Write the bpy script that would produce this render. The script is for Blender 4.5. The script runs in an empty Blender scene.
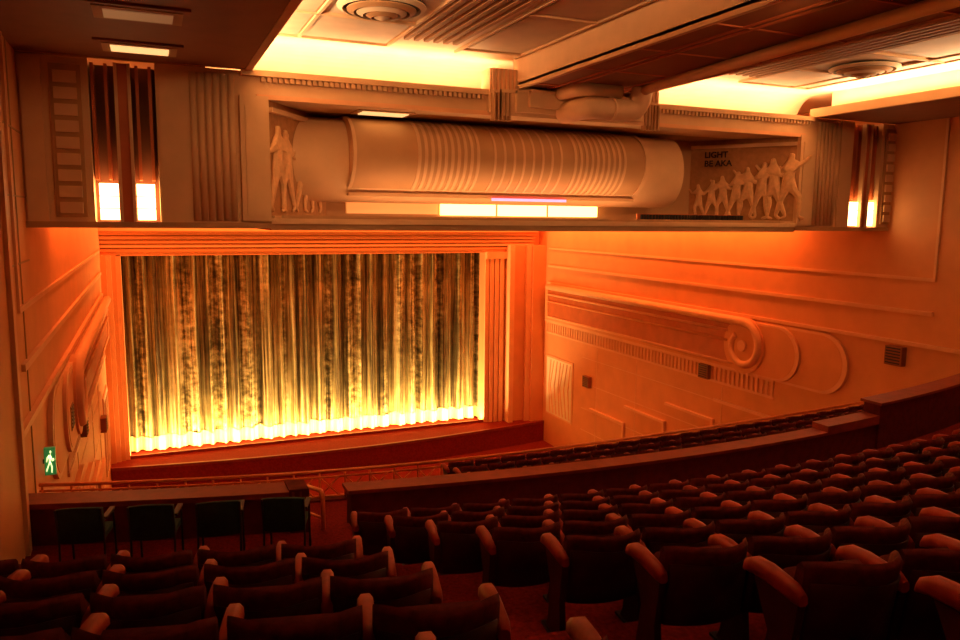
import bpy, bmesh, math, random
from mathutils import Matrix, Vector
random.seed(7)
S = bpy.context.scene
try:
    S.view_settings.view_transform = 'Standard'
    S.view_settings.look = 'None'
except Exception: pass

# ---------------------------------------------------------------- materials
def mat(name, col, rough=0.6, var=0.12, scale=6.0, metal=0.0, bump=0.0, emit=None, estr=0.0, spec=0.4):
    m = bpy.data.materials.new(name); m.use_nodes = True
    nt = m.node_tree; b = nt.nodes['Principled BSDF']
    tc = nt.nodes.new('ShaderNodeTexCoord')
    nz = nt.nodes.new('ShaderNodeTexNoise'); nz.inputs['Scale'].default_value = scale
    nz.inputs['Detail'].default_value = 5
    nt.links.new(tc.outputs['Object'], nz.inputs['Vector'])
    cr = nt.nodes.new('ShaderNodeValToRGB')
    a = [max(0, c*(1-var)) for c in col]; d = [min(1, c*(1+var)) for c in col]
    cr.color_ramp.elements[0].position = 0.3; cr.color_ramp.elements[0].color = (*a, 1)
    cr.color_ramp.elements[1].position = 0.7; cr.color_ramp.elements[1].color = (*d, 1)
    nt.links.new(nz.outputs['Fac'], cr.inputs['Fac'])
    nt.links.new(cr.outputs['Color'], b.inputs['Base Color'])
    b.inputs['Roughness'].default_value = rough
    b.inputs['Metallic'].default_value = metal
    b.inputs['Specular IOR Level'].default_value = spec
    if bump > 0:
        bp = nt.nodes.new('ShaderNodeBump'); bp.inputs['Strength'].default_value = bump
        bp.inputs['Distance'].default_value = 0.02
        nt.links.new(nz.outputs['Fac'], bp.inputs['Height'])
        nt.links.new(bp.outputs['Normal'], b.inputs['Normal'])
    if emit:
        b.inputs['Emission Color'].default_value = (*emit, 1)
        b.inputs['Emission Strength'].default_value = estr
    return m

M = {}
M['wall']   = mat('wall_paint', (0.77, 0.34, 0.15), 0.6, 0.06, 1.2, spec=.25)
M['trim']   = mat('trim_paint', (0.86, 0.47, 0.25), 0.55, 0.05, 2, spec=.25)
M['redtrim']= mat('terracotta_paint', (0.56, 0.15, 0.05), 0.5, 0.1, 2)
M['cream']  = mat('cream_plaster', (0.78, 0.51, 0.29), 0.65, 0.05, 2, spec=.25)
M['barrel'] = mat('barrel_plaster', (0.58, 0.33, 0.16), 0.6, 0.05, 2, spec=.3)
M['creamd'] = mat('tan_plaster', (0.52, 0.29, 0.14), 0.65, 0.06, 2, spec=.25)
M['grille'] = mat('grille_plaster', (0.92, 0.80, 0.60), 0.6, 0.05, 2)
M['hem']    = mat('hem_satin', (0.66, 0.50, 0.23), 0.5, 0.05, 4)
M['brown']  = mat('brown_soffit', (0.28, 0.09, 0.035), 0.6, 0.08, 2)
M['ceil']   = mat('ceiling_plaster', (0.84, 0.66, 0.46), 0.7, 0.05, 2)
M['ceild']  = mat('ceiling_tan_panel', (0.62, 0.46, 0.30), 0.6, 0.08, 2)
M['relief'] = mat('relief_plaster', (0.84, 0.50, 0.25), 0.6, 0.12, 8, bump=0.2)
M['reliefb']= mat('relief_ground_shaded', (0.52, 0.26, 0.11), 0.7, 0.12, 8, bump=0.2)  # shadow behind the figures put into this darker ground colour
M['dark']   = mat('dark_metal', (0.03, 0.02, 0.018), 0.5, 0.2, 6)
M['carpet'] = mat('red_carpet', (0.20, 0.012, 0.008), 0.95, 0.35, 30, bump=0.4, spec=0.1)
M['carpetd']= mat('stage_carpet', (0.24, 0.022, 0.010), 0.9, 0.2, 10, bump=0.3, spec=0.1)
M['seat']   = mat('dark_red_velvet', (0.115, 0.010, 0.007), 0.8, 0.35, 20, bump=0.2, spec=0.15)
M['arm']    = mat('armrest_vinyl', (0.36, 0.030, 0.013), 0.5, 0.2, 20, spec=0.3)
M['shell']  = mat('seat_back_shell', (0.055, 0.006, 0.004), 0.5, 0.2, 10, spec=.25)
M['parapet']= mat('parapet_velvet', (0.13, 0.011, 0.006), 0.8, 0.25, 8, bump=0.2, spec=0.2)
M['cap']    = mat('parapet_cap', (0.26, 0.028, 0.010), 0.5, 0.2, 6)
M['rail']   = mat('brass_rail', (0.85, 0.26, 0.08), 0.4, 0.1, 8, metal=0.2)
M['green']  = mat('green_chair_fabric', (0.012, 0.040, 0.028), 0.8, 0.3, 20)
M['duct']   = mat('painted_duct', (0.84, 0.54, 0.31), 0.45, 0.05, 3)
M['lamp']   = mat('frosted_lamp_glass', (1, 0.85, 0.6), 0.4, 0.0, 3, emit=(1, 0.64, 0.24), estr=8)
M['lampdim']= mat('downlight_glass', (1, 0.85, 0.6), 0.4, 0.0, 3, emit=(1, 0.55, 0.20), estr=1.2)
M['lampfaint']= mat('downlight_glass_faint_glow', (0.8, 0.7, 0.5), 0.4, 0.0, 3, emit=(1, 0.5, 0.2), estr=.10)  # lamp is off; a faint glow is put into its glass
M['glow']   = mat('light_panel_glass', (1, 0.85, 0.6), 0.4, 0.0, 3, emit=(1, 0.60, 0.18), estr=4)
M['glowdim']= mat('amber_panel_glass', (1, 0.7, 0.4), 0.4, 0.0, 3, emit=(1, 0.34, 0.06), estr=.4)
M['neon']   = mat('neon_tube', (1, 0.3, 0.3), 0.4, 0.0, 3, emit=(1, 0.08, 0.16), estr=5)
M['exitg']  = mat('exit_green', (0.02, 0.4, 0.1), 0.4, 0.0, 3, emit=(0.10, 0.6, 0.15), estr=0.15)
M['exitw']  = mat('exit_white', (0.9, 1, 0.8), 0.4, 0.0, 3, emit=(0.95, 1, 0.45), estr=1.3)
M['letter'] = mat('letter_paint', (0.03, 0.012, 0.008), 0.5, 0.0, 3)

def curtain_mat():
    m = bpy.data.materials.new('gold_ruched_fabric'); m.use_nodes = True
    nt = m.node_tree; b = nt.nodes['Principled BSDF']; N=nt.nodes.new; Lk=nt.links.new
    tc = N('ShaderNodeTexCoord')
    def noise(scale, det, rough=.6):
        mp=N('ShaderNodeMapping'); mp.inputs['Scale'].default_value=scale; Lk(tc.outputs['Object'],mp.inputs['Vector'])
        n=N('ShaderNodeTexNoise'); n.inputs['Scale'].default_value=1; n.inputs['Detail'].default_value=det; n.inputs['Roughness'].default_value=rough
        Lk(mp.outputs['Vector'],n.inputs['Vector']); return n.outputs['Fac']
    def math_(op,a,b_,c=None):
        n=N('ShaderNodeMath'); n.operation=op
        for i,v in enumerate((a,b_,c)):
            if v is None: continue
            if isinstance(v,(int,float)): n.inputs[i].default_value=v
            else: Lk(v,n.inputs[i])
        return n.outputs[0]
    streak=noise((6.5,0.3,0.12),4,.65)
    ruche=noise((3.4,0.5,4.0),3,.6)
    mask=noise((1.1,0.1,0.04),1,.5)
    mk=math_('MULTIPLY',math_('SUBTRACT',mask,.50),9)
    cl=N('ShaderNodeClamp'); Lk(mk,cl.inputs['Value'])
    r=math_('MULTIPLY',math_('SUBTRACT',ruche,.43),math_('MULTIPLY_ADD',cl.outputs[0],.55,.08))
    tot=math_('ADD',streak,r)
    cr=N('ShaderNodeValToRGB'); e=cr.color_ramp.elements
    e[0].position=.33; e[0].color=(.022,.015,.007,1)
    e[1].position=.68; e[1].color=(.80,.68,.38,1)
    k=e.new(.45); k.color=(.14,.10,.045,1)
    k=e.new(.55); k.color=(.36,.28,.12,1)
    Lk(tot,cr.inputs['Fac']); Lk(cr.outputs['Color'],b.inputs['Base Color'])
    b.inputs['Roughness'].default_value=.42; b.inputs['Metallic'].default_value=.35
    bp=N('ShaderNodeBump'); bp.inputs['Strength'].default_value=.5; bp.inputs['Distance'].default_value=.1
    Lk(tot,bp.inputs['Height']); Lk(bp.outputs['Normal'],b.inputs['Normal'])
    return m
M['curtain'] = curtain_mat()

# ---------------------------------------------------------------- mesh builder
class MB:
    def __init__(s): s.v=[]; s.f=[]; s.m=[]; s.mats=[]; s.sm=[]
    def mi(s, k):
        if k not in s.mats: s.mats.append(k)
        return s.mats.index(k)
    def poly(s, vs, faces, k, smooth=False):
        o=len(s.v); s.v += [tuple(v) for v in vs]; i=s.mi(k)
        for f in faces: s.f.append([o+a for a in f]); s.m.append(i); s.sm.append(smooth)
    def box(s, x0,x1,y0,y1,z0,z1,k, M4=None):
        vs=[Vector((x,y,z)) for x in (x0,x1) for y in (y0,y1) for z in (z0,z1)]
        if M4 is not None: vs=[M4@v for v in vs]
        s.poly(vs,[(0,1,3,2),(4,6,7,5),(0,4,5,1),(2,3,7,6),(0,2,6,4),(1,5,7,3)],k)
    def loft(s, rings, k, closed=True, caps=True, smooth=False):
        n=len(rings[0]); vs=[p for r in rings for p in r]; fs=[]
        for i in range(len(rings)-1):
            for j in range(n if closed else n-1):
                a=i*n+j; b=i*n+(j+1)%n
                fs.append((a,b,b+n,a+n))
        s.poly(vs,fs,k,smooth)
        if caps and closed:
            s.poly(rings[0],[tuple(reversed(range(n)))],k,False); s.poly(rings[-1],[tuple(range(n))],k,False)
    def prism(s, pts, f0, f1, k, smooth=False):
        s.loft([[f0(p) for p in pts],[f1(p) for p in pts]],k,smooth=smooth)
    def tube(s, path, r, k, n=12, smooth=True):
        path=[Vector(p) for p in path]; rings=[]
        up=Vector((0,0,1)); pa=None
        for i,p in enumerate(path):
            d=(path[min(i+1,len(path)-1)]-path[max(i-1,0)]).normalized()
            if pa is None:
                a=d.cross(up)
                if a.length<0.05: a=d.cross(Vector((0,1,0)))
            else:
                a=pa-d*pa.dot(d)
            a.normalize(); pa=a; b=a.cross(d).normalized()
            rr=r[i] if isinstance(r,(list,tuple)) else r
            rings.append([p+a*math.cos(t)*rr+b*math.sin(t)*rr for t in [2*math.pi*j/n for j in range(n)]])
        s.loft(rings,k,smooth=smooth)
    def sweep(s, x0,x1,ya,yb,z0,z1,k,n=40,cur=None):
        c=cur or yc; rings=[]
        for i in range(n+1):
            x=x0+(x1-x0)*i/n; o=c(x)
            rings.append([(x,ya+o,z0),(x,yb+o,z0),(x,yb+o,z1),(x,ya+o,z1)])
        s.loft(rings,k)
    def build(s,name,parent=None,bevel=0,loc=None,rz=0):
        me=bpy.data.meshes.new(name); me.from_pydata(s.v,[],s.f)
        for k in s.mats: me.materials.append(M[k])
        for p,i,sm in zip(me.polygons,s.m,s.sm): p.material_index=i; p.use_smooth=sm
        bm=bmesh.new(); bm.from_mesh(me)
        bmesh.ops.remove_doubles(bm,verts=bm.verts,dist=1e-5) if len(s.v)<60000 and not getattr(s,'nomerge',False) else None
        bmesh.ops.recalc_face_normals(bm,faces=bm.faces); bm.to_mesh(me); bm.free()
        ob=bpy.data.objects.new(name,me); S.collection.objects.link(ob)
        if parent: ob.parent=parent
        if loc: ob.location=loc
        ob.rotation_euler[2]=rz
        if bevel:
            b=ob.modifiers.new('bevel','BEVEL'); b.width=bevel; b.segments=2; b.limit_method='ANGLE'
        return ob
def yc(x): return (x-7.5)**2/60.0
def ycl(x): return yc(x) if x<7.5 else (x-7.5)**2/190.0
def smoothpath(pts, r=0.3, n=5):
    pts=[Vector(p) for p in pts]; out=[pts[0]]
    for i in range(1,len(pts)-1):
        a=(pts[i-1]-pts[i]); b=(pts[i+1]-pts[i]); rr=min(r,a.length*.49,b.length*.49)
        p0=pts[i]+a.normalized()*rr; p2=pts[i]+b.normalized()*rr
        for j in range(n+1):
            t=j/n; out.append(p0*(1-t)**2+pts[i]*2*t*(1-t)+p2*t*t)
    out.append(pts[-1]); return out

XL,XR=-2.15,21.3; YP=40.3; YB=17.0; ZC=3.78; ZF=-13.2
BL,BR=XL+.02,XR-.02
# ---------------------------------------------------------------- shell
b=MB(); b.box(XL-.3,XL,-4,43,ZF-.3,4.2,'wall'); WL=b.build('wall_left')
b=MB(); b.box(XL,-1.55,-4,10.3,ZF,3.0,'wall'); b.box(XL,-1.5,10.3,10.48,ZF,3.0,'trim'); b.build('trim_pilaster_left')
b=MB(); b.box(XR,XR+.3,-4,43,ZF-.3,4.2,'wall'); WR=b.build('wall_right')
b=MB(); b.box(XL-.3,XR+.3,-4.3,-4,ZF-.3,4.2,'wall'); b.build('wall_back')
b=MB(); b.box(XL-.3,XR+.3,-4.3,43.2,ZC,ZC+.4,'ceil'); CE=b.build('ceiling')
b=MB(); b.box(XL-.3,XR+.3,-4.3,43.2,ZF-.3,ZF,'carpetd'); b.build('floor')
b=MB(); b.box(XL-.3,XR+.3,42.6,42.9,ZF,4,'brown'); b.build('wall_stage_rear')

CX0,CX1,CZ0,CZ1=-1.3,17.8,-12.0,-1.95
b=MB()
b.box(XL,CX0,YP,YP+.8,ZF,2.2,'wall'); b.box(CX1,XR,YP,YP+.8,ZF,2.2,'wall'); b.box(CX0,CX1,YP,YP+.8,CZ1,2.2,'wall')
for i,(z0,z1,p) in enumerate([(-1.95,-1.75,.10),(-1.75,-1.6,.22),(-1.55,-1.4,.30),(-1.35,-1.2,.38),(-1.15,-1.0,.46),(-.95,-.75,.62),(-.75,-.2,.8)]):
    b.box(XL,XR-.5,YP-p,YP,z0,z1,'trim' if i%2==0 else 'wall')
for i,(x0,x1,p) in enumerate([(XL,-1.9,.5),(-1.9,-1.7,.35),(-1.7,-1.5,.22),(-1.5,-1.3,.1)]):
    b.box(x0,x1,YP-p,YP,CZ0-.5,-1.9,'trim' if i%2 else 'wall')
for i in range(4):
    x=17.8+i*.3; b.box(x,x+.23,YP-.1-.04*i,YP,CZ0-.4,-2.3,'trim')
b.box(17.8,19.1,YP-.3,YP,-2.3,-1.9,'trim')
for i,(x0,x1,p) in enumerate([(19.1,19.4,.7),(19.4,20.2,.4),(20.2,20.5,.65),(20.5,XR,.9)]):
    b.box(x0,x1,YP-p,YP,ZF,-1.5,'wall' if i%2 else 'trim')
b.build('wall_proscenium')

# curtain
ph=[random.uniform(0,6.28) for _ in range(6)]
def drape(z_lo,z_hi,NX,NZ,off,k,mb):
    vs=[];fs=[]
    for i in range(NX+1):
        u=i/NX; x=CX0-.15+(CX1-CX0+.3)*u
        for j in range(NZ+1):
            w=j/NZ; z=z_lo+(z_hi-z_lo)*w
            if j==NZ and k=='hem': z+=.05*math.sin(x*4.1)+.04*math.sin(x*9)
            fold=.17*math.sin(x*8.5+ph[0]+1.2*math.sin(x*1.7+ph[1]))+.07*math.sin(x*19+ph[2]+.3*math.sin(z*.9))+.06*math.sin(x*3.3+z*.15)
            ru=.015*math.sin(z*14+3*math.sin(x*2))
            vs.append((x,YP+1.1+off+fold+ru,z))
    for i in range(NX):
        for j in range(NZ):
            a=i*(NZ+1)+j; fs.append((a,a+NZ+1,a+NZ+2,a+1))
    mb.poly(vs,fs,k,True)
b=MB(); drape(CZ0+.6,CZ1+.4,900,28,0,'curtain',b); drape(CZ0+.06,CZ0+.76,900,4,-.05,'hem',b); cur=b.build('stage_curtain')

# stage
b=MB(); rings=[]
for i in range(33):
    x=BL+(BR-BL)*i/32; o=1.3*math.cos((x-9)/13*math.pi/2) if abs(x-9)<13 else 0
    rings.append([(x,YP-1.0-o,ZF),(x,42.5,ZF),(x,42.5,CZ0),(x,YP-1.0-o,CZ0)])
b.loft(rings,'carpetd')
rings=[[(p[0][0],p[3][1]-.04,CZ0-.12),(p[0][0],p[3][1]+.1,CZ0-.12),(p[0][0],p[3][1]+.1,CZ0+.03),(p[0][0],p[3][1]-.04,CZ0+.03)] for p in rings]
b.loft(rings,'cap')
b.box(CX0,CX1,YP-.02,YP+.1,CZ0,CZ0+.14,'cap'); b.build('stage_floor')

# ---------------------------------------------------------------- side wall decoration
def side(xw,sg,tag):
    def P(t): return lambda p:(xw+sg*t,p[0],p[1])
    b=MB()
    def bx(y0,y1,z0,z1,t,k): b.box(min(xw,xw+sg*t),max(xw,xw+sg*t),y0,y1,z0,z1,k)
    y00=10.7
    bx(15.2,39,-1.72,-1.62,.05,'trim'); bx(15.2,39,-2.75,-2.62,.07,'trim')
    bx(y00,39,-3.72,-3.6,.10,'trim')
    bx(15.2,15.28,-1.62,3.0,.05,'trim')
    def stad(cy,cz,r,y1,t,k):
        pts=[(cy-r*math.cos(a),cz+r*math.sin(a)) for a in [math.pi/2-math.pi*i/24 for i in range(25)]]
        pts=[(y1,cz+r)]+pts+[(y1,cz-r)]
        b.prism(pts,P(0),P(t),k)
    stad(19.05,-4.85,1.06,39,.10,'trim'); stad(19.15,-4.85,.97,39,.11,'wall')  # lighter rims on both stepped plates: lighting contrast put into the colour
    stad(21.0,-4.85,1.02,39,.19,'trim'); stad(21.1,-4.85,.94,39,.20,'wall')
    cy,cz=22.7,-4.8
    b.prism([(38.7,-3.85),(cy,-3.85),(cy,-5.6),(38.7,-5.6)],P(.20),P(.215),'redtrim')
    disc=[(cy+1.08*math.cos(a),cz+1.08*math.sin(a)) for a in [2*math.pi*i/40 for i in range(40)]]
    b.prism(disc,P(0),P(.26),'wall')
    disc=[(cy+.7*math.cos(a),cz+.7*math.sin(a)) for a in [2*math.pi*i/40 for i in range(40)]]
    b.prism(disc,P(.2),P(.29),'wall')
    x=xw+sg*.27
    def scroll(r0,r1,turn,tr,k):
        path=[(x,38.6,cz+r0),(x,32,cz+r0),(x,26,cz+r0)]
        n=48
        for i in range(n+1):
            a=turn*i/n; r=r0+(r1-r0)*i/n
            path.append((x,cy-r*math.sin(a),cz+r*math.cos(a)))
        b.tube(path,[tr]*3+[tr*(1-.25*i/n) for i in range(n+1)],k,10)
    scroll(.94,.55,math.pi*1.75,.17,'trim')
    b.tube([(xw+sg*.25,38.6,cz+.50),(xw+sg*.25,cy+.9,cz+.50)],.06,'trim',8)
    b.tube([(xw+sg*.25,38.6,cz+.1),(xw+sg*.25,cy+.9,cz+.1)],.05,'wall',8)
    disc=[(cy+.22*math.cos(a),cz+.22*math.sin(a)) for a in [2*math.pi*i/20 for i in range(20)]]
    b.prism(disc,P(.2),P(.36),'trim')
    b.tube([(xw+sg*.22,38.6,-3.9),(xw+sg*.22,38.6,-5.6),(xw+sg*.22,23.2,-5.6)],.06,'trim',8)
    bx(21.2,39,-5.97,-5.87,.08,'trim'); bx(21.2,39,-6.62,-6.52,.06,'trim')
    y=21.25
    while y<39: bx(y,y+.12,-6.52,-5.97,.045,'trim'); y+=.26
    for z in (-7.4,-8.8,-10.2,-11.4): bx(16,35,z,z+.04,.015,'trim')
    for y in (18,24,30,33.5): bx(y,y+.04,-12,-6.7,.015,'trim')
    for (y0,y1,z) in ((21.2,24.4,-7.4),(24.4,27.6,-8.3),(27.6,30.8,-9.2),(30.8,34,-10.1)):
        bx(y0,y1,z,z+.12,.12,'trim'); bx(y0,y0+.12,z-1.0,z,.12,'trim')
    bx(35.9,38.95,-11.4,-7.9,.05,'trim'); bx(36.0,38.85,-11.3,-8.0,.07,'grille')
    for i in range(7):
        yy=36.1+i*.37; b.prism([(yy,-11.2),(yy+.06,-11.2),(yy+.28+.1*(i%3),-9.6),(yy+.06,-8.1),(yy,-8.1),(yy+.2+.1*(i%3),-9.6)],P(.07),P(.10),'trim')
    if tag=='left':
        for y in (13.2,15.8): bx(y,y+.04,-6,3.0,.02,'creamd')
        for z in (-.9,.3,1.5): bx(y00,17,z,z+.03,.015,'creamd')
    b.build('trim_'+tag)
side(XR,-1,'right'); side(XL,1,'left')

def speaker(xw,sg,y,z,w=.6,h=.6,d=.22):
    b=MB(); x0,x1=sorted((xw,xw+sg*d))
    b.box(x0,x1,y-w/2,y+w/2,z-h/2,z+h/2,'brown')
    xa,xb=sorted((xw+sg*d,xw+sg*(d+.02)))
    for i in range(6): b.box(xa,xb,y-w/2+.05,y+w/2-.05,z-h/2+.06+i*h/6.5,z-h/2+.10+i*h/6.5,'dark')
    return b.build('wall_speaker',bevel=.015)
for y,z in ((16.25,-4.1),(25,-6.25),(34.3,-8.6)):
    speaker(XR,-1,y,z); speaker(XL,1,y if y>17 else 21,z if y>17 else -5.0)
speaker(XL,1,11.4,-1.25,1.1,1.35,.2)

# exit sign
b=MB(); x0,x1,y0,y1,z0,z1=-2.12,-1.92,17.0,17.1,-5.22,-4.66
b.box(x0,x1,y0,y1,z0,z1,'exitg'); b.box(XL,x0,17.02,17.08,-4.98,-4.9,'dark')
def fx(p,t): return (x0+(x1-x0)*p[0],y0-t,z0+(z1-z0)*p[1])
for pts in ([(.5,.86),(.58,.92),(.68,.86),(.58,.78)],[(.4,.74),(.62,.76),(.58,.45),(.42,.45)],
            [(.42,.48),(.54,.48),(.36,.3),(.18,.12),(.1,.18),(.28,.34)],[(.48,.48),(.6,.46),(.72,.3),(.66,.08),(.56,.1),(.6,.28)],
            [(.42,.74),(.24,.66),(.16,.5),(.24,.48),(.32,.6),(.46,.66)],[(.58,.74),(.74,.6),(.88,.62),(.88,.54),(.72,.5),(.56,.62)]):
    b.prism(pts,lambda p:fx(p,0),lambda p:fx(p,.012),'exitw')
b.build('exit_sign')

# ---------------------------------------------------------------- bulkhead
bh=bpy.data.objects.new('ceiling_bulkhead',None); S.collection.objects.link(bh)
mir=lambda x:19.85-x
for tag,m in (('left',lambda x:x),('right',mir)):
    b=MB()
    def bx(x0,x1,y0,y1,z0,z1,k):
        a,c=sorted((m(x0),m(x1))); b.box(a,c,y0,y1,z0,z1,k)
    end=XL if tag=='left' else mir(XR)
    bx(end,-.95,YB,18.4,-.2,3.0,'cream'); bx(.25,2.44,YB,18.4,-.2,3.0,'cream')
    bx(-.95,.25,17.7,18.4,-.2,3.0,'brown'); bx(-.95,.25,YB,17.7,-.26,-.18,'brown')
    bx(end,2.44,YB-.06,YB+.02,-.26,-.14,'creamd')
    for x in (-.92,-.68,-.12,.12): bx(x,x+.06,17.15,17.7,.7,2.95,'redtrim')
    bx(-.46,-.24,17.0,17.7,-.15,2.95,'redtrim')
    bx(-.50,-.44,16.95,17.1,-.15,2.95,'cream'); bx(-.26,-.20,16.95,17.1,-.15,2.95,'cream')
    for x in (-.86,-.18): bx(x,x+.34,17.05,17.35,-.1,.62,'lamp')
    for z in (.12,.36): bx(-.88,.18,17.03,17.06,z,z+.015,'creamd')
    for i in range(6):
        x=.88+i*.15
        rings=[[(m(x+.065-.065*math.cos(a)),YB-.06*math.sin(a),z) for a in [math.pi*j/8 for j in range(9)]] for z in (-.1,2.9)]
        b.loft(rings,'cream',smooth=True)
    bx(1.85,2.44,YB-.1,YB,-.1,2.5,'cream'); bx(.3,.8,YB-.04,YB,-.14,3.0,'cream')
    bx(1.95,2.34,YB-.13,YB-.1,0,2.3,'cream')
    bx(-1.62,-1.08,YB-.05,YB,-.05,2.85,'creamd')
    for i in range(9): bx(-1.55,-1.15,YB-.10,YB-.05,.02+i*.31,.24+i*.31,'cream')
    bx(-2.1,-1.75,YB-.07,YB,-.14,2.95,'cream')
    b.build('end_pier_'+tag,bh)
b=MB()
b.box(2.44,17.41,YB,18.4,2.45,3.0,'cream')
b.box(1.9,7.5,YB-.14,YB,2.9,3.02,'cream'); b.box(12.3,17.9,YB-.14,YB,2.9,3.02,'cream')
b.box(2.2,17.6,YB-.06,YB,2.44,2.54,'trim')
for x0,x1 in ((2.3,7.4),(12.4,17.7)):
    x=x0
    while x<x1: b.box(x,x+.07,YB-.10,YB,2.80,2.9,'cream'); x+=.12
for i,(x0,x1,p,z0) in enumerate([(7.5,12.3,.16,2.5),(7.75,12.05,.3,2.42),(8.1,11.7,.42,2.5),(8.4,11.4,.54,2.62)]):
    b.box(x0,x1,YB-p,YB,z0,3.0,'cream')
    b.box(x0,x1,YB-p-.04,YB,2.94,3.02,'cream')
b.box(7.5,12.3,YB-.2,YB+.3,3.02,3.5,'cream')
for i in range(6):
    for xx in (7.55+i*.11,12.2-i*.11): b.box(xx,xx+.05,YB-.24,YB-.2,3.02,3.5,'trim')
for i in range(5):
    for xx in (7.55+i*.1,12.2-i*.1): b.box(xx,xx+.04,YB-.34,YB-.16,2.3,2.94,'creamd')
for x0,x1 in ((1.3,8.2),(11.3,18.6)):
    pts=[(18.4,3.0)]+[(18.35-.75*(1-math.cos(a)),3.03+.75*math.sin(a)) for a in [math.pi/2*i/10 for i in range(11)]]+[(18.4,ZC)]
    b.prism(pts,lambda p:(x0,p[0],p[1]),lambda p:(x1,p[0],p[1]),'ceil')
b.box(8.2,11.3,18.3,18.4,3.0,ZC,'cream')
b.build('fascia',bh)
b=MB()
b.box(2.44,17.41,18.4,19.7,2.45,2.6,'creamd'); b.box(2.44,17.41,19.6,19.75,-.3,ZC,'creamd')
b.box(2.44,17.41,YB-.03,YB+.5,-.3,-.12,'creamd'); b.box(2.44,17.41,YB-.08,YB+.1,-.16,-.04,'cream')
b.box(2.44,17.41,YB+.25,YB+.45,-.12,.03,'creamd')
b.box(2.44,17.41,17.5,19.7,-.3,-.25,'creamd')
x=12.4
while x<15.9: b.box(x,x+.05,YB+.5,YB+.56,-.1,.16,'dark'); x+=.1
b.box(12.3,15.9,YB+.57,YB+.62,-.1,.18,'redtrim')
b.box(4.5,5.9,17.45,18.15,2.42,2.46,'cream'); b.box(4.65,5.75,17.55,18.05,2.40,2.42,'lampdim')
b.build('recess',bh)
for tag,m in (('left',lambda x:x),('right',mir)):
    b=MB()
    pts=[(m(2.44),17.05),(m(4.2),19.6),(m(3.9),19.7),(m(2.2),17.3)]
    b.prism(pts,lambda p:(p[0],p[1],-.2),lambda p:(p[0],p[1],2.45),'reliefb')
    pts=[(m(2.52),16.97),(m(4.28),19.52),(m(4.2),19.6),(m(2.44),17.05)]
    b.prism(pts,lambda p:(p[0],p[1],-.15),lambda p:(p[0],p[1],.02),'cream')
    b.prism(pts,lambda p:(p[0],p[1],2.2),lambda p:(p[0],p[1],2.3),'cream')
    b.build('splay_'+tag,bh)
def prof(cy,cz,ry,rz,n=32):
    return [(cy-ry*math.sin(a),cz+rz*math.cos(a)) for a in [math.pi*i/n for i in range(n+1)]]+[(19.6,cz-rz),(19.6,cz+rz)]
def barrel(b,x0,x1,cy,cz,ry,rz,k):
    pr=prof(cy,cz,ry,rz); b.prism(pr,lambda p:(x0,p[0],p[1]),lambda p:(x1,p[0],p[1]),k,True)
b=MB(); b.nomerge=True
barrel(b,2.95,14.15,18.85,1.38,.85,1.0,'cream')
barrel(b,4.45,12.6,18.75,1.50,1.15,.90,'barrel')
def band(x0,x1,d,k): barrel(b,x0,x1,18.75,1.50,1.15+d,.90+d,k)
for i in range(10): band(6.0+i*.17,6.08+i*.17,.022,'cream')
for i in range(10): band(10.3+i*.17,10.38+i*.17,.022,'cream')
for i in range(8): band(8.0+i*.27,8.06+i*.27,.016,'cream')
band(4.42,4.5,.03,'cream'); band(12.53,12.65,.03,'cream')
b.box(4.45,12.6,18.2,19.6,.52,.60,'creamd'); b.box(4.6,12.4,18.6,19.6,.44,.52,'cream')
b.box(7.3,12.2,19.45,19.6,.08,.42,'glow')
for x in (8.9,10.5): b.box(x,x+.04,19.42,19.46,.05,.44,'cream')
b.box(4.7,7.2,19.5,19.6,.1,.42,'glowdim')
b.box(4.9,8.5,18.5,18.56,.48,.52,'glow'); b.box(8.2,10.4,18.15,18.2,.46,.53,'neon')
b.build('barrel_vault',bh)

def figure(o,flip,pose,h,verts,edges,rad,roots):
    sx=-1 if flip else 1; k=h/1.75; base=len(verts)
    J={'pel':(0,.95,.14),'ch':(.03,1.32,.16),'nk':(.05,1.5,.06),'hd':(.08,1.66,.105),
       'lk':(.20+pose*.1,.55,.09),'la':(.1+pose*.2,.08,.05),'lf':(.26+pose*.2,.03,.04),
       'rk':(-.14,.52,.09),'ra':(-.34+pose*.1,.1,.05),'rf':(-.22+pose*.1,.03,.04),
       'le':(.34,1.22+pose*.2,.05),'lh':(.52,1.45+pose*.15,.04),'re':(-.24,1.15,.05),'rh':(-.40,1.32-pose*.3,.04)}
    ks=list(J); idx={n:base+i for i,n in enumerate(ks)}
    for n in ks: verts.append((o+sx*J[n][0]*k,0,J[n][1]*k)); rad.append(J[n][2]*k)
    for a,c in (('pel','ch'),('ch','nk'),('nk','hd'),('pel','lk'),('lk','la'),('la','lf'),('pel','rk'),('rk','ra'),('ra','rf'),('ch','le'),('le','lh'),('ch','re'),('re','rh')):
        edges.append((idx[a],idx[c]))
    roots.append(idx['pel'])
def relief(name,loc,rz,specs):
    verts=[];edges=[];rad=[];roots=[]
    for s in specs: figure(*s,verts,edges,rad,roots)
    me=bpy.data.meshes.new(name); me.from_pydata(verts,edges,[]); me.materials.append(M['relief'])
    ob=bpy.data.objects.new(name,me); S.collection.objects.link(ob); ob.parent=bh
    md=ob.modifiers.new('skin','SKIN')
    for i,v in enumerate(me.skin_vertices[0].data): v.radius=(rad[i],rad[i]); v.use_root=i in roots
    s_=ob.modifiers.new('sub','SUBSURF'); s_.levels=1; s_.render_levels=1
    ob.location=loc; ob.rotation_euler[2]=rz; ob.scale=(1,.7,1)
    return ob
ang=math.atan2(2.55,1.76)
relief('relief_dancers_frieze',(mir(4.16),19.48,.05),-ang,[(.2+i*.37,i%2==0,(i*37%10)/10,1.15+.13*i) for i in range(8)])
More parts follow.
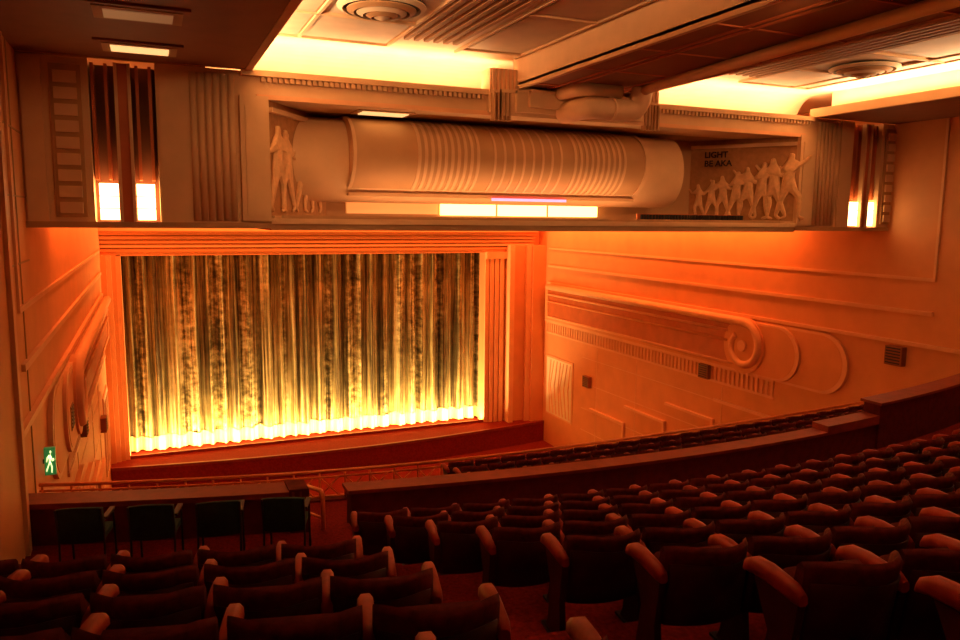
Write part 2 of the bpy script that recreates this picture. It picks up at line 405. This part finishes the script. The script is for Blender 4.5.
relief('relief_dancer_pair',(2.50,17.07,.08),ang,[(.25,False,.6,2.0),(.75,True,.2,1.95),(1.5,False,.3,1.8),(2.3,True,.3,1.8)])
def text(s,loc,rz,size):
    c=bpy.data.curves.new('lettering','FONT'); c.body=s; c.size=size; c.extrude=.01; c.align_x='LEFT'; c.offset=.006
    c.materials.append(M['letter']); o=bpy.data.objects.new('lettering',c); S.collection.objects.link(o)
    o.location=loc; o.rotation_euler=(math.pi/2,0,rz); o.parent=bh
dx=Vector((1.76,-2.55,0)).normalized(); nn=Vector((-2.55,-1.76,0)).normalized()
p=Vector((15.62,19.5,0))+dx*.40+nn*.06
text('LIGHT',(p.x,p.y,1.92),-ang,.25); text('BE AKA',(p.x,p.y,1.66),-ang,.25)

# ---------------------------------------------------------------- ceiling
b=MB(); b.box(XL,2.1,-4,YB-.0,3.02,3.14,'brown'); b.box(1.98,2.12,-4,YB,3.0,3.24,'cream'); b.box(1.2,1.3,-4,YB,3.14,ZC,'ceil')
b.box(XL,1.2,16.9,17,3.0,3.1,'creamd')
b.build('trim_soffit_left')
for n_,y in enumerate((15.6,13.0,10.4)):
    b=MB(); b.box(-.75,.72,y-.5,y+.5,2.98,3.02,'brown'); b.box(-.62,.62,y-.38,y+.38,2.965,2.98,'creamd'); b.box(-.48,.48,y-.26,y+.26,2.95,2.965,'lampdim' if n_==0 else 'lampfaint')
    b.build('ceiling_downlight')
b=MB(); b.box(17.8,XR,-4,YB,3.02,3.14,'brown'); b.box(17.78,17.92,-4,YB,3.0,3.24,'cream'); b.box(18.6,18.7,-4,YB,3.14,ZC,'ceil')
b.build('trim_soffit_right')
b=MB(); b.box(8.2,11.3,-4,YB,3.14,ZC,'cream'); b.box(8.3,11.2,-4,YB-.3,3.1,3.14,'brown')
for x in (8.2,11.2): b.box(x,x+.1,-4,YB-.3,3.06,3.2,'cream')
for x in (8.9,9.1,10.5,10.7): b.box(x,x+.05,-4,YB-.4,3.07,3.1,'redtrim')
for y in range(-2,17,2): b.box(8.3,11.2,y,y+.05,3.08,3.1,'redtrim')
b.build('ceiling_beam')
b=MB()
for m in (lambda x:x,mir):
    def bx(x0,x1,y0,y1,z0,z1,k):
        a,c=sorted((m(x0),m(x1))); b.box(a,c,y0,y1,z0,z1,k)
    for i in range(6): bx(5.1+i*.22,5.2+i*.22,4,15.9,ZC-.07,ZC,'creamd')
    bx(6.7,8.0,10,13.0,ZC-.03,ZC,'ceild'); bx(6.7,8.0,13.2,16.2,ZC-.03,ZC,'ceild')
    bx(2.6,3.0,4,16.6,ZC-.03,ZC,'ceild')
    bx(3.1,4.9,14.9,16.6,ZC-.03,ZC,'ceild'); bx(3.1,4.9,9.6,12.4,ZC-.03,ZC,'ceild')
    for x in (2.5,3.04,4.96,6.55,8.05): bx(x,x+.06,4,16.7,ZC-.06,ZC,'cream')
    for y in (9.4,12.6,14.7,16.7): bx(2.5,5.0,y,y+.06,ZC-.06,ZC,'cream')
    for y in (9.9,13.05,16.3): bx(6.6,8.1,y,y+.06,ZC-.06,ZC,'cream')
b.build('trim_ceiling_panels')
def vent(x,y):
    b=MB()
    for i,(r0,r1,z) in enumerate([(.80,.70,.06),(.62,.50,.12),(.45,.34,.16),(.29,.19,.20),(.14,.02,.24)]):
        n=40; rings=[]
        for (r,zz) in ((r0,ZC-z+.02),(r0,ZC-z-.0),(r1,ZC-z-.05),(r1,ZC-z+.02)):
            rings.append([(x+r*math.cos(a),y+r*math.sin(a),zz) for a in [2*math.pi*j/n for j in range(n)]])
        b.loft(rings,'ceil' if i%2==0 else 'creamd',caps=False,smooth=False)
    b.loft([[(x+r*math.cos(a),y+r*math.sin(a),ZC-.03) for a in [2*math.pi*j/40 for j in range(40)]] for r in (.8,.01)],'dark',caps=False)
    b.build('round_ceiling_vent')
vent(4.0,13.75); vent(16.2,13.9)
b=MB()
b.tube(smoothpath([(9.4,16.6,2.56),(9.4,15.5,2.56),(10.75,15.5,2.56),(10.75,15.3,3.1)],.35,8),.25,'duct',18)
b.tube(smoothpath([(9.2,16.6,3.0),(9.2,15.6,2.98),(10.3,15.6,2.98)],.25),.17,'duct',14)
b.tube(smoothpath([(10.75,15.35,2.98),(10.6,14.8,2.98),(9.9,5,2.98),(9.9,-3.9,2.98)],.3),.11,'duct',12)
b.tube([(9.97,15.5,2.56),(10.03,15.5,2.56)],.28,'duct',18)
b.build('ceiling_duct')

# ---------------------------------------------------------------- balcony
SH=.80
def ztop(k): return -1.57-.255*k
b=MB()
for k in range(-5,8):
    y0=2.0+.83*k-.12; y1=y0+.83
    if k==7: y1=9.4
    zt=ztop(k)-SH
    n=40; rings=[]
    for i in range(n+1):
        x=BL+(BR-BL)*i/n; o_=yc(x)
        ya=max(-3.98,y0+o_) if k>-5 else -3.98
        yb=max(y1+o_,ya+.01)
        rings.append([(x,ya,-6.6),(x,yb,-6.6),(x,yb,zt),(x,ya,zt)])
    b.loft(rings,'carpet')
def zl(j): return -4.06-.165*j
for j in range(6):
    y0=9.3 if j==0 else 9.4+.8*j
    y1=10.2+.8*j if j<5 else 14.4
    b.sweep(BL,BR,y0,y1,-6.6,zl(j)-SH,'carpet',cur=ycl)
b.build('floor_balcony')
b=MB()
b.sweep(BL,1.75,9.25,9.5,-4.6,-3.66,'parapet'); b.sweep(BL,1.8,9.2,9.62,-3.66,-3.59,'cap')
b.sweep(1.55,1.8,9.2,9.6,-4.6,-3.56,'parapet',n=3)
b.sweep(2.35,12.2,9.25,9.5,-4.95,-3.68,'parapet'); b.sweep(2.3,12.2,9.2,9.55,-3.68,-3.63,'cap')
b.sweep(10.7,12.2,9.2,9.55,-3.63,-3.52,'cap',n=8)
b.sweep(12.2,BR,9.2,9.55,-4.95,-3.32,'parapet'); b.sweep(12.15,BR,9.15,9.6,-3.32,-3.27,'cap')
b.build('balcony_parapet')
b=MB(); b.sweep(BL,BR,14.35,14.55,-7.6,-5.65,'parapet',cur=ycl); b.build('balcony_front')
b=MB()
def ry(x): return 14.45+ycl(x)
def rp(x,z): return (x,ry(x),z)
for z,r in ((-5.08,.035),(-5.2,.022),(-5.6,.022)):
    b.tube([rp(XL+.05+(XR-XL-.1)*i/60,z) for i in range(61)],r,'rail',6)
x=XL+.1
while x<XR-.5:
    b.tube([rp(x,-5.65),rp(x,-5.08)],.022,'rail',5)
    b.tube([rp(x,-5.6),rp(x+.38,-5.2)],.016,'rail',5); b.tube([rp(x+.38,-5.6),rp(x,-5.2)],.016,'rail',5)
    x+=.5
b.build('balcony_railing')
b=MB()
yy=9.35+yc(2.05)
b.tube(smoothpath([(1.98,yy-.1,-4.4),(1.98,yy-.1,-3.62),(1.98,yy+1.1,-3.95),(1.98,yy+1.1,-4.9)],.15),.03,'rail',10)
b.tube(smoothpath([(1.98,yy-.1,-4.0),(1.98,yy+1.1,-4.35)],.1),.02,'rail',8)
b.build('stair_handrail')

# ---------------------------------------------------------------- seats
def seat_mesh(end=False):
    b=MB(); W=.268
    nu,nv=14,8
    def surf(u,v,t):
        z=.30+(.80-.30)*v - (.05*abs(u)**4*v)
        lean=-.17*v
        y=-.03+lean+.20*(abs(u)**2.2)*(.35+.65*v)
        off=t*(.08*(1-.35*(2*abs(v-.5))))
        return Vector((u*W,y+off,z))
    rings=[]
    for i in range(nu+1):
        u=-1+2*i/nu
        r=[surf(u,j/nv,0) for j in range(nv+1)]
        top=surf(u,1,.5)+Vector((0,0,.028))
        r+= [top]+[surf(u,j/nv,1) for j in range(nv,-1,-1)]
        rings.append(r)
    b.loft(rings,'seat',smooth=True)
    rings=[]
    for i in range(nu+1):
        u=(-1+2*i/nu)*.94
        rings.append([surf(u,v,-.22) for v in (.0,.5,.84)]+[surf(u,v,-.02) for v in (.84,.5,.0)])
    b.loft(rings,'shell',smooth=True)
    prof_=[(.09,.36),(.24,.33),(.33,.40),(.30,.56),(.20,.66),(.10,.62)]
    rings=[]
    for xx,s in ((-.235,.8),(-.215,1),(.215,1),(.235,.8)):
        rings.append([(xx,.2+(p[0]-.2)*s,.5+(p[1]-.5)*s) for p in prof_])
    b.loft(rings,'seat',smooth=True)
    for x in ([-.285,.285] if end else [-.285]):
        pr=[]
        for (yy,zz,w,h) in ((-.03,.61,.025,.03),(.02,.625,.038,.045),(.22,.635,.04,.048),(.34,.625,.04,.045),(.40,.60,.034,.035),(.42,.575,.02,.02)):
            pr.append([(x+w*cx,yy,zz+h*cz) for cx,cz in ((-1,-.6),(-.9,.4),(-.5,.9),(.5,.9),(.9,.4),(1,-.6),(.6,-1),(-.6,-1))])
        b.loft(pr,'arm',smooth=True)
        b.prism([(-.02,0),(.28,0),(.24,.08),(.19,.35),(.32,.58),(-.02,.58),(.02,.3)],lambda p:(x-.022,p[0],p[1]),lambda p:(x+.022,p[0],p[1]),'shell')
        b.box(x-.04,x+.04,-.02,.32,0,.02,'dark')
    return b
mA=seat_mesh(False).build('theatre_seat'); mB=seat_mesh(True).build('theatre_seat')
meA,meB=mA.data,mB.data
bpy.data.objects.remove(mA); bpy.data.objects.remove(mB)
def place(x,Y0,zf,end,cur):
    o=bpy.data.objects.new('theatre_seat',meB if end else meA); S.collection.objects.link(o)
    sl=(cur(x+.01)-cur(x-.01))/.02
    o.location=(x,Y0+.12+cur(x),zf+.002); o.rotation_euler[2]=math.atan(sl)
def row(x0,x1,Y0,zf,cur=yc):
    x=x0
    while x<=x1:
        s=math.atan((cur(x+.01)-cur(x-.01))/.02); nx=x+.58*math.cos(s)
        place(x,Y0,zf,nx>x1,cur); x=nx
for k in range(-1,7):
    Y0=2.0+.83*k; zf=ztop(k)-SH
    row(3.45-.17*(Y0+.5),19.6,Y0,zf)
for k in range(-1,4):
    Y0=2.0+.83*k; zf=ztop(k)-SH
    row(-1.2,1.55,Y0,zf)
for j in range(6):
    row(5.4+.05*j,(9.0,14.0,16.0,18.0,19.3,19.3)[j],9.68+.8*j,zl(j)-SH,ycl)

def chair(x,y,z,rz):
    b=MB()
    for sx in (-.24,.24):
        b.tube(smoothpath([(sx,-.05,0),(sx,-.02,.45),(sx,-.1,.84)],.1),.014,'dark',8)
        b.tube(smoothpath([(sx,.42,0),(sx,.38,.64),(sx,-.03,.66)],.08),.014,'dark',8)
        b.box(sx-.03,sx+.03,.02,.36,.655,.69,'dark')
    b.box(-.23,.23,0,.42,.41,.48,'green')
    rings=[]
    for i in range(9):
        u=-1+i/4; rings.append([(u*.25,-.06-.05*v+.05*u*u+t,.42+.44*v-.03*u*u*v) for v,t in ((0,-.02),(.5,-.02),(1,-.02),(1,.03),(.5,.03),(0,.03))])
    b.loft(rings,'green',smooth=True)
    b.build('stacking_chair',loc=(x,y,z),rz=rz,bevel=.008)
zf=ztop(7)-SH
for x,d in ((-.85,0),(-.1,.0),(.62,.05),(1.35,-.1)):
    chair(x,8.3+yc(x),zf+.003,-.22+d)

# ---------------------------------------------------------------- lights
def strip(name,p0,p1,d,w,e,col,spread=None):
    p0=Vector(p0);p1=Vector(p1); c=(p0+p1)/2; X=(p1-p0).normalized(); Z=-Vector(d).normalized(); Z=(Z-X*Z.dot(X)).normalized(); Y=Z.cross(X)
    l=bpy.data.lights.new(name,'AREA'); l.shape='RECTANGLE'; l.size=(p1-p0).length; l.size_y=w; l.energy=e; l.color=col
    if spread: l.spread=math.radians(spread)
    o=bpy.data.objects.new(name,l); S.collection.objects.link(o)
    R=Matrix((X,Y,Z)).transposed().to_4x4(); o.matrix_world=Matrix.Translation(c)@R
warm=(1,.62,.30); orange=(1,.20,.034); gold=(1,.63,.20)
strip('cove_lamp',(1.6,17.45,3.06),(8.0,17.45,3.06),(0,0.0,1),.2,150,warm)
strip('cove_lamp',(11.9,17.45,3.06),(18.2,17.45,3.06),(0,0.0,1),.2,150,warm)
strip('cove_lamp',(1.65,2,3.2),(1.65,16.8,3.2),(.7,0,1),.2,640,warm)
strip('cove_lamp',(18.25,2,3.2),(18.25,16.8,3.2),(-.7,0,1),.2,740,warm)
strip('wall_wash_lamp',(20.4,20.5,.4),(20.4,38.5,.4),(.3,0,-1),.4,740,orange)
strip('wall_wash_lamp',(-1.4,20.5,.4),(-1.4,38.5,.4),(-.25,0,-1),.3,350,orange)
strip('proscenium_wash_lamp',(-1,38.4,.6),(20,38.4,.6),(0,.7,-1),.3,720,orange)
strip('footlight',(CX0+.2,YP+.2,CZ0+.06),(CX1-.2,YP+.2,CZ0+.06),(0,.45,1),.12,3600,gold)
strip('barrel_lamp',(4.6,17.62,-.15),(12.6,17.62,-.15),(0,.6,1),.12,75,(1,.50,.20))
def spot(loc,tgt,e,ang_,col):  # added fill lamps, not fixtures of the room; they brighten the bulkhead
    l=bpy.data.lights.new('fill_spot','SPOT'); l.energy=e; l.spot_size=math.radians(ang_); l.spot_blend=.9; l.color=col; l.shadow_soft_size=.25
    o=bpy.data.objects.new('fill_spot',l); S.collection.objects.link(o); o.location=loc
    o.rotation_euler=(Vector(tgt)-Vector(loc)).to_track_quat('-Z','Y').to_euler()
for x,tx in ((4.5,1.5),(5.0,6.5),(14.8,12.5),(15.3,18.0)):
    spot((x,7.0,ZC-.3),(tx,17.3,1.6),(340 if tx!=18.0 else 260),62,(1,.50,.20))
spot((8.6,8.0,2.9),(9.6,16.5,2.6),90,60,(1,.52,.22))  # added fill under the beam to lighten the duct
w=bpy.data.worlds.new('world'); S.world=w; w.use_nodes=True
w.node_tree.nodes['Background'].inputs[0].default_value=(.02,.006,.002,1); w.node_tree.nodes['Background'].inputs[1].default_value=.5

# ---------------------------------------------------------------- camera
c=bpy.data.cameras.new('camera'); c.lens=28.5; c.sensor_width=36
co=bpy.data.objects.new('camera',c); S.collection.objects.link(co)
co.matrix_world=Matrix.Rotation(math.radians(-23.5),4,'Z')@Matrix.Rotation(math.radians(90-7.6),4,'X')@Matrix.Rotation(math.radians(.6),4,'Z')
S.camera=co
